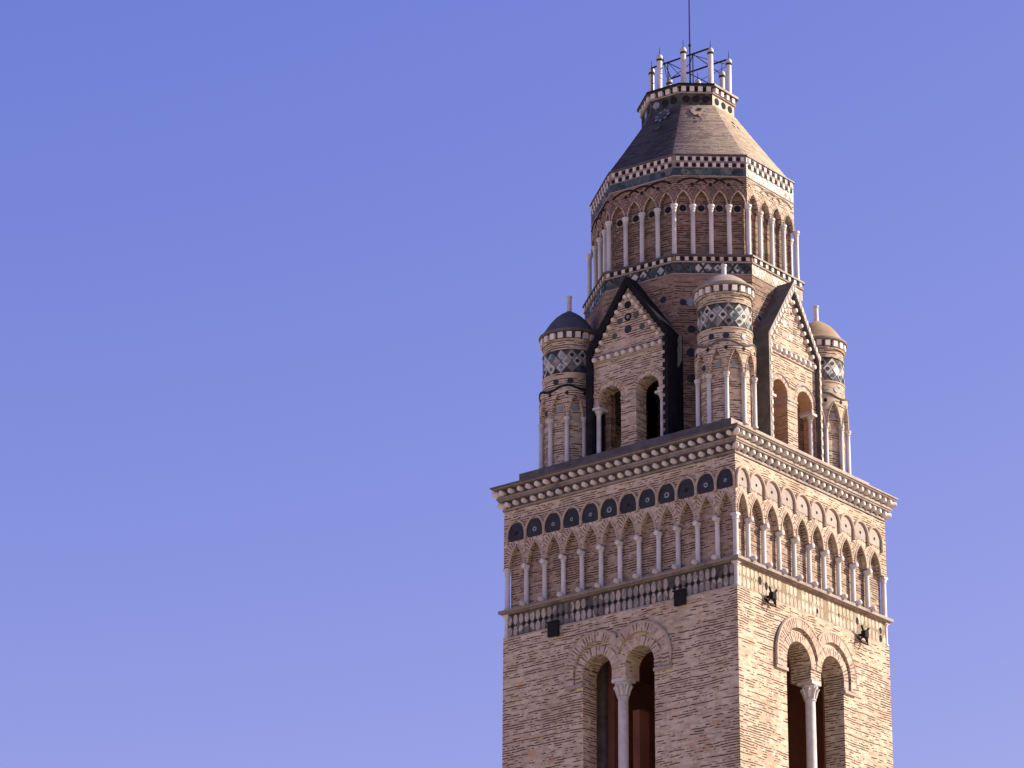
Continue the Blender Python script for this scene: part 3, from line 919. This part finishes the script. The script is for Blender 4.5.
# ------------------------------------------------------------------ corner turrets
def turret(cx, cy, dome, label, n_front, lichen=False, dh=1.0):
    base = 41.3
    R = 0.95
    b = MB()
    F = Round((cx, cy), R)
    per = 2 * PI * R
    NB = 10
    cam_a = math.atan2(-96 - cy, 63.4 - cx)
    ph = (cam_a + math.radians(n_front)) * R
    st = per / NB
    b.lathe([(R, base), (R, 44.2)], (cx, cy), 'brick', 30, True, R)
    pts = []
    sp, ap = 43.19, 44.05
    for j in range(NB):
        u0 = ph + st * j
        pts += [(u0, sp)] + lancet(u0 + st / 2, st * .37, sp + .02, ap - sp, 6)
    pts.append((ph + per, sp))
    zt = lambda u: 44.33 + .09 * math.cos(2 * PI * (u - ph) / (2 * st))
    dense = []
    for a, c in zip(pts, pts[1:]):
        dense.append(a)
        m_ = int((c[0] - a[0]) / .08)
        for q in range(1, m_ + 1): dense.append((a[0] + (c[0] - a[0]) * q / (m_ + 1), a[1] + (c[1] - a[1]) * q / (m_ + 1)))
    dense.append(pts[-1])
    b.relief(F, dense, zt, 0, .13, 'brick')
    # wavy hood string over the arches
    hp = [(ph + per * q / 60, zt(ph + per * q / 60) + .0) for q in range(61)]
    b.tube([F.P(u, z, .12) for u, z in hp], .05, 'slate' if lichen else 'dark_ledge', 6, caps=False)
    for j in range(NB):
        lp = lancet(ph + st * (j + .5), st * .37 + .03, sp + .02, ap - sp + .03, 5)
        b.tube([F.P(u, z, .13) for u, z in lp], .026, 'voussoir', 5)
        b.tube([F.P(ph + st * j + .0, 44.12, .10), F.P(ph + st * j, 44.12, .142)], .07, 'black_hole', 10)
        b.tube([F.P(ph + st * (j + .5), 43.55, -.02), F.P(ph + st * (j + .5), 43.55, .016)], .115, 'dish_dark' if j % 3 else 'dish_blue', 12)
    # body, diamond tile belt and dentil course
    b.lathe([(.99, 44.1), (.985, 44.90), (1.015, 44.90), (1.015, 44.945), (.97, 44.945)], (cx, cy), 'brick', 30, True, R)
    b.lathe([(.97, 45.87), (1.005, 45.87), (1.005, 45.91), (.965, 45.91), (.965, 46.20), (1.03, 46.22), (1.03, 46.27), (.95, 46.27)], (cx, cy), 'brick', 30, True, R)
    b.lathe([(.95, 46.27), (.94, 46.56)], (cx, cy), 'dark_ledge', 30, True, R)  # shade between the dentils painted as a dark backing
    F2 = Round((cx, cy), .98)
    for j in range(20):
        u = 2 * PI * .98 * j / 20
        b.face([F2.P(u - .085, 46.31, .105), F2.P(u + .085, 46.31, .105), F2.P(u + .085, 46.53, .105), F2.P(u - .085, 46.53, .105)], 'stub')
        for du, sg in ((-.085, 1), (.085, -1)):
            q4 = [F2.P(u + du, 46.31, -.06), F2.P(u + du, 46.31, .105), F2.P(u + du, 46.53, .105), F2.P(u + du, 46.53, -.06)]
            b.face(q4 if sg > 0 else q4[::-1], 'stub')
        b.face([F2.P(u - .085, 46.31, -.06), F2.P(u + .085, 46.31, -.06), F2.P(u + .085, 46.31, .105), F2.P(u - .085, 46.31, .105)], 'stub')
    b.lathe([(.94, 46.56), (1.10, 46.57), (1.13, 46.60), (1.13, 46.66), (1.06, 46.70)], (cx, cy), 'ledge_brown' if not lichen else 'dark_ledge', 30)
    for u, z in ((cam_a - .5, 44.62), (cam_a + .05, 44.62), (cam_a + .75, 44.62)):
        b.tube([F.P(u * R, z, .02), F.P(u * R, z, .055)], .11, 'dish_dark' if u < cam_a + .1 else 'dish_blue', 12)
    o = b.build('corner_turret', tower)
    # tile belt
    t_ = MB()
    F3 = Round((cx, cy), .965)
    t_.lathe([(.965, 44.945), (.965, 45.87)], (cx, cy), 'tile_dark', 36, True)
    n = 15; s2 = 2 * PI * .965 / n
    rn = random.Random(int(cx * 10))
    for j in range(n):
        for row in range(2):
            for sh in (0, .5):
                u = s2 * (j + sh); z = 44.945 + .925 * ((row + .5) / 2 if sh == 0 else (row + 0.0) / 2)
                if sh and row == 0: continue
                hz = .225; hu = s2 * .45
                mt = rn.choice(['tile_grey', 'tile_mixed', 'tile_grey', 'tile_cream', 'tile_mixed', 'tile_cream'])
                t_.face([F3.P(u - hu, z, .016), F3.P(u, z - hz, .016), F3.P(u, z + hz, .016)], mt)
                t_.face([F3.P(u, z - hz, .016), F3.P(u + hu, z, .016), F3.P(u, z + hz, .016)], mt)
                if rn.random() < .7:
                    rr = hu * .42
                    t_.face([F3.P(u + rr * math.cos(2 * PI * q / 10), z + rr * math.sin(2 * PI * q / 10), .03) for q in range(10)], rn.choice(['tile_green', 'dish_dark', 'dish_dark', 'tile_grey']))
    t_.build('tile_belt', o)
    d = MB()
    d.lathe([(r_, 46.69 + (z_ - 46.69) * dh) for r_, z_ in ((1.06, 46.69), (1.0, 46.76), (.90, 46.92), (.73, 47.18), (.52, 47.42), (.32, 47.58), (.17, 47.67), (.10, 47.72))], (cx, cy), dome, 30)
    d.build('dome', o)
    d = MB()
    zb = 46.69 + 1.0 * dh; ph_ = .64 if dh > .8 else .42
    d.lathe([(.115, zb), (.095, zb + .05), (.09, zb + ph_ - .08), (.115, zb + ph_ - .06), (.115, zb + ph_), (0, zb + ph_ + .01)], (cx, cy), 'marble', 14)
    d.build('pinnacle', o)
    # colonnettes round the drum of the turret
    pr = None
    for j in range(NB):
        a = (ph + st * j) / R
        # keep the ones on the camera side
        if math.cos(a - cam_a) < -0.25: continue
        p = (cx + math.cos(a) * 1.05, cy + math.sin(a) * 1.05, base + .005)
        if pr is None:
            pr = MB(); h = sp - base - .005; rr = .083
            pr.lathe([(0, 0), (rr * 1.35, 0), (rr * 1.35, .06), (rr, .1), (rr * .95, h - .19), (rr * 1.3, h - .17), (rr * 1.1, h - .14), (.115, h - .08), (.125, h - .06), (.125, h), (0, h)], (0, 0), 'marble', 12)
            pr = pr.build('colonnette', o, p)
        else:
            c = pr.copy(); COL.objects.link(c); c.parent = o; c.location = lean(p)
    o['label'] = label
    return o
turret(-3.32, -3.32, 'dome_dark', 'left corner turret with a dark stained dome', -4, True)
turret(3.62, -3.40, 'dome_beige', 'near corner turret with a low beige dome', 2, False, .60)
turret(3.32, 3.32, 'dome_ochre', 'right corner turret with an ochre dome', 14, False, .95)
turret(-3.4, 3.4, 'dome_dark', 'far corner turret', 5)

# ------------------------------------------------------------------ gabled dormers
def dormer(F, k):
    base = 41.3
    W = 4.25
    b = MB()
    sp = 43.40
    eL, eR = (1.53, 1.68) if k == 0 else (1.6, 1.6)
    L = [(-1.6, base), (-1.56, base), (-1.56, 43.19), (-1.33, 43.19), (-1.33, sp)] + arc(-.83, sp, .5, PI, 0, 14)[1:] + [(-.33, base), (.33, base), (.33, sp)]
    L += arc(.83, sp, .5, PI, 0, 14)[1:] + [(1.33, 43.19), (1.56, 43.19), (1.56, base), (eR, base), (eR, 45.26), (0, 47.56), (-1.6, 45.26)]
    b.panel(F, L, 3.62, W, 'brick', back=True, side='bounce_brick' if k in (1, 2) else 'brick')
    # arch rings
    for s_ in (-.83, .83):
        po = arc(s_, sp, .68, PI, 0, 16); pi_ = arc(s_, sp, .505, PI, 0, 16)
        acc = 0
        for i in range(16):
            P4 = [pi_[i], pi_[i + 1], po[i + 1], po[i]]
            Lq = math.dist(P4[2], P4[3])
            b.face([F.P(u, z, W + .012) for u, z in P4], 'voussoir', [(0, acc), (0, acc + Lq), (.3, acc + Lq), (.3, acc)])
            acc += Lq
    # wavy label string above the two arches
    wave = [(-1.58, 43.62)] + arc(-.83, sp, .74, PI - .35, .62, 14) + arc(.83, sp, .74, PI - .62, .35, 14) + [(1.58, 43.62)]
    b.tube([F.P(u, z, W + .01) for u, z in wave[::-1]], .042, 'voussoir' if k == 0 else 'ledge', 6)
    # impost bands on pier and jambs
    b.box(F, -.345, .345, 43.27, 43.36, 3.63, W + .03, 'ledge')
    b.box(F, -.345, .345, 43.14, 43.18, 3.63, W + .02, 'ledge')
    for s_ in (-1, 1):
        b.box(F, min(s_ * 1.28, s_ * 1.59), max(s_ * 1.28, s_ * 1.59), 43.20, 43.33, 3.63, W + .03, 'voussoir')
    # dentil course and stubs up the rakes
    b.box(F, -1.59, 1.59, 44.86, 44.90, W - .01, W + .05, 'ledge')
    b.box(F, -1.59, 1.59, 45.16, 45.20, W - .01, W + .07, 'ledge')
    for i in range(10):
        b.stub(F, -1.46 + 2.92 * i / 9, 45.03, W - .01, W + .13, .10, 'stub')
    for s_ in (-1, 1):
        for i in range(8):
            t = (i + .55) / 8
            b.stub(F, s_ * (1.42 * t), 47.30 - 2.02 * t, W - .01, W + .13, .085, 'stub')
    if k == 0:
        for u, z, r, mt in ((0, 46.85, .15, 'black_hole'), (0, 46.38, .155, 'black_hole'), (0, 45.9, .155, 'dish_dark'), (-.36, 46.3, .12, 'dish_green'), (.36, 46.36, .12, 'dish_green'), (-.6, 45.78, .115, 'dish_green'), (.62, 45.85, .115, 'dish_green')):
            b.disc(F, u, z, W - .01, W + .012, r, mt, 14)
        b.disc(F, 0, 46.38, W + .01, W + .018, .07, 'dish_blue', 10)
    else:
        for u, z, r, mt in ((0, 46.75, .14, 'dish_pale'), (.0, 46.3, .16, 'dish_pale'), (-.4, 46.2, .13, 'tile_cream'), (.32, 46.05, .13, 'dish_green'), (-.5, 45.75, .11, 'dish_pale'), (.0, 45.75, .12, 'tile_cream')):
            b.disc(F, u, z, W - .01, W + .012, r, mt, 14)
        b.disc(F, .05, 46.72, W + .01, W + .018, .06, 'black_hole', 8)
    # cheek floors, inner lining
    o = b.build('gabled_dormer', tower)
    # roof: steep slabs and cheeks that run back to the drum
    r = MB()
    mt = 'slate' if k in (0, 3) else 'dark_ledge'
    inn = [(-eL, base), (-eL, 45.30), (0.03, 47.56), (eR, 45.26), (eR, base)]
    out = [(-1.79, base), (-1.79, 45.40), (0, 47.95), (eR + .12, 45.40), (eR + .12, base)]
    w0, w1 = 2.9, W + (.14 if k == 0 else .20)
    for i in range(4):
        a, c, d, e = inn[i], inn[i + 1], out[i + 1], out[i]
        r.face([F.P(*e, w1), F.P(*a, w1), F.P(*c, w1), F.P(*d, w1)][::-1], 'ledge' if k in (1, 2) else mt)
        r.face([F.P(*e, w0), F.P(*e, w1), F.P(*d, w1), F.P(*d, w0)], mt)
        r.face([F.P(*a, w1), F.P(*a, w0), F.P(*c, w0), F.P(*c, w1)], mt)
    # toothed edge along the verge
    if k < 2:
        for s_ in (-1, 1):
            for i in range(13):
                z = base + .15 + 3.95 * i / 12
                r.cube(F, s_ * 1.655, z, w1 - .05, w1 + .02, .05, 'stub' if k == 1 else mt, .09)
            for i in range(11):
                t = (i + .5) / 11
                r.cube(F, s_ * (1.66 - 1.66 * t), 45.36 + 2.36 * t, w1 - .05, w1 + .02, .05, 'stub' if k == 1 else mt, .085)
    r.build('dormer_roof', o)
    for s_ in (-1, 1):
        c = MB()
        p = F.P(s_ * 1.40, 0, W - .12)
        h0, h1 = base + .003, 43.185
        rr = .09
        c.lathe([(0, h0), (rr * 1.35, h0), (rr * 1.35, h0 + .07), (rr, h0 + .11), (rr * .95, h1 - .27), (rr * 1.3, h1 - .25), (rr * 1.1, h1 - .22), (.16, h1 - .11), (.18, h1 - .09)], p, 'marble', 14)
        c.box(F, s_ * 1.40 - .19, s_ * 1.40 + .155 if s_ > 0 else s_ * 1.40 + .19, h1 - .09, h1, W - .45, W + .10, 'marble')
        c.build('dormer_column', o)
for k, F in enumerate(FACES): dormer(F, k)

# ------------------------------------------------------------------ iron frame, rod and wall fixtures: things of their own
def on_crown(x, y, z): return (x, y, z)
f = MB()
zc, zt_ = 56.5, 58.12
r = .03
ya, yb = -.72, .60
for x in (-1.27, -.54, .62):
    f.tube([(x, ya, zc), (x, ya, zt_)], r * (.7 if x > -1 else 1), 'iron', 6)
f.tube([(1.3, yb, zc), (1.3, yb, zt_)], r * .7, 'iron', 6)
f.tube([(-1.3, ya, zt_), (1.36, ya, zt_)], r * 1.15, 'iron', 6)
f.tube([(-1.34, yb, zt_ + .05), (1.32, yb, zt_ + .05)], r * 1.15, 'iron', 6)
f.tube([(-.54, ya, zt_), (.62, yb, 57.3)], r * .6, 'iron', 5)
f.tube([(.62, ya, zt_), (.50, 1.25, zt_)], r * .65, 'iron', 5)
f.tube([(.62, ya, zt_ - .05), (1.2, yb, zt_ - .1)], r * .5, 'iron', 5)
f.tube([(-.5, -1.25, zt_ + .1), (-1.3, yb, zt_ + .1)], r * .5, 'iron', 5)
f.tube([(-.4, -1.25, zt_), (-1.3, .3, zt_)], r * .45, 'iron', 5)
f.tube([(-.54, ya, zt_), (.62, ya, 56.6)], r * .45, 'iron', 5)
f.tube([(-1.34, yb, 57.4), (1.3, yb, 57.9)], r * .35, 'iron', 5)
f.tube([(0, 0, zt_ + .05), (-1.3, yb, zt_ + .05)], r * .5, 'iron', 5)
f.tube([(0, 0, zt_ + .05), (.62, ya, zt_)], r * .6, 'iron', 5)
o = f.build('iron_frame', None)
tag(o, 'thin black iron frame of posts and bars inside the ring of white crown columns', 'iron frame')
f = MB()
f.tube([(0, 0, 56.5), (0, 0, 58.9), (0, 0, 58.92), (0, 0, 59.0), (0, 0, 59.02), (0, 0, 63.5), (0, 0, 65.0)], [.035, .03, .055, .055, .026, .022, .008], 'iron', 8)
o = f.build('lightning_rod', None)
tag(o, 'slender dark rod rising above the crown of the bell tower', 'lightning rod')

def square_box(u, z, label):
    f = MB()
    f.box(FA, u - .22, u + .22, z - .25, z + .25, 5.04, 5.16, 'iron')
    f.box(FA, u - .25, u + .25, z + .25, z + .285, 5.04, 5.22, 'iron')
    f.box(FA, u - .07, u + .07, z - .07, z + .07, 4.99, 5.04, 'iron')
    o = f.build('wall_fixture', None)
    tag(o, label, 'wall fixture', 'black fixtures under the tile band')
square_box(-2.70, 34.94, 'black square fixture on the shaded brick face, nearer the outer left edge')
square_box(2.71, 35.00, 'black square fixture on the shaded brick face, nearer the sunlit corner')
def star(u, z, label):
    f = MB()
    F = FB
    f.box(F, u - .10, u + .13, z - .12, z + .12, 5.12, 5.30, 'iron')
    for s_ in (-1, 1):
        f.tube([F.P(u - .24 * s_, z - .24, 5.16), F.P(u + .24 * s_, z + .26, 5.24)], .042, 'iron', 6)
    f.tube([F.P(u - .2, z - .1, 5.0), F.P(u - .2, z - .33, 5.2), F.P(u + .15, z - .36, 5.24), F.P(u + .2, z - .1, 5.2)], .026, 'iron', 6)
    f.tube([F.P(u, z, 4.99), F.P(u, z, 5.2)], .05, 'iron', 6)
    o = f.build('wall_fixture', None)
    tag(o, label, 'wall fixture', 'black fixtures under the tile band')
star(-3.12, 35.04, 'black crossed metal fixture on the sunlit brick face, closer to the shaded side')
star(2.95, 35.02, 'black crossed metal fixture on the sunlit brick face, at its far right end')
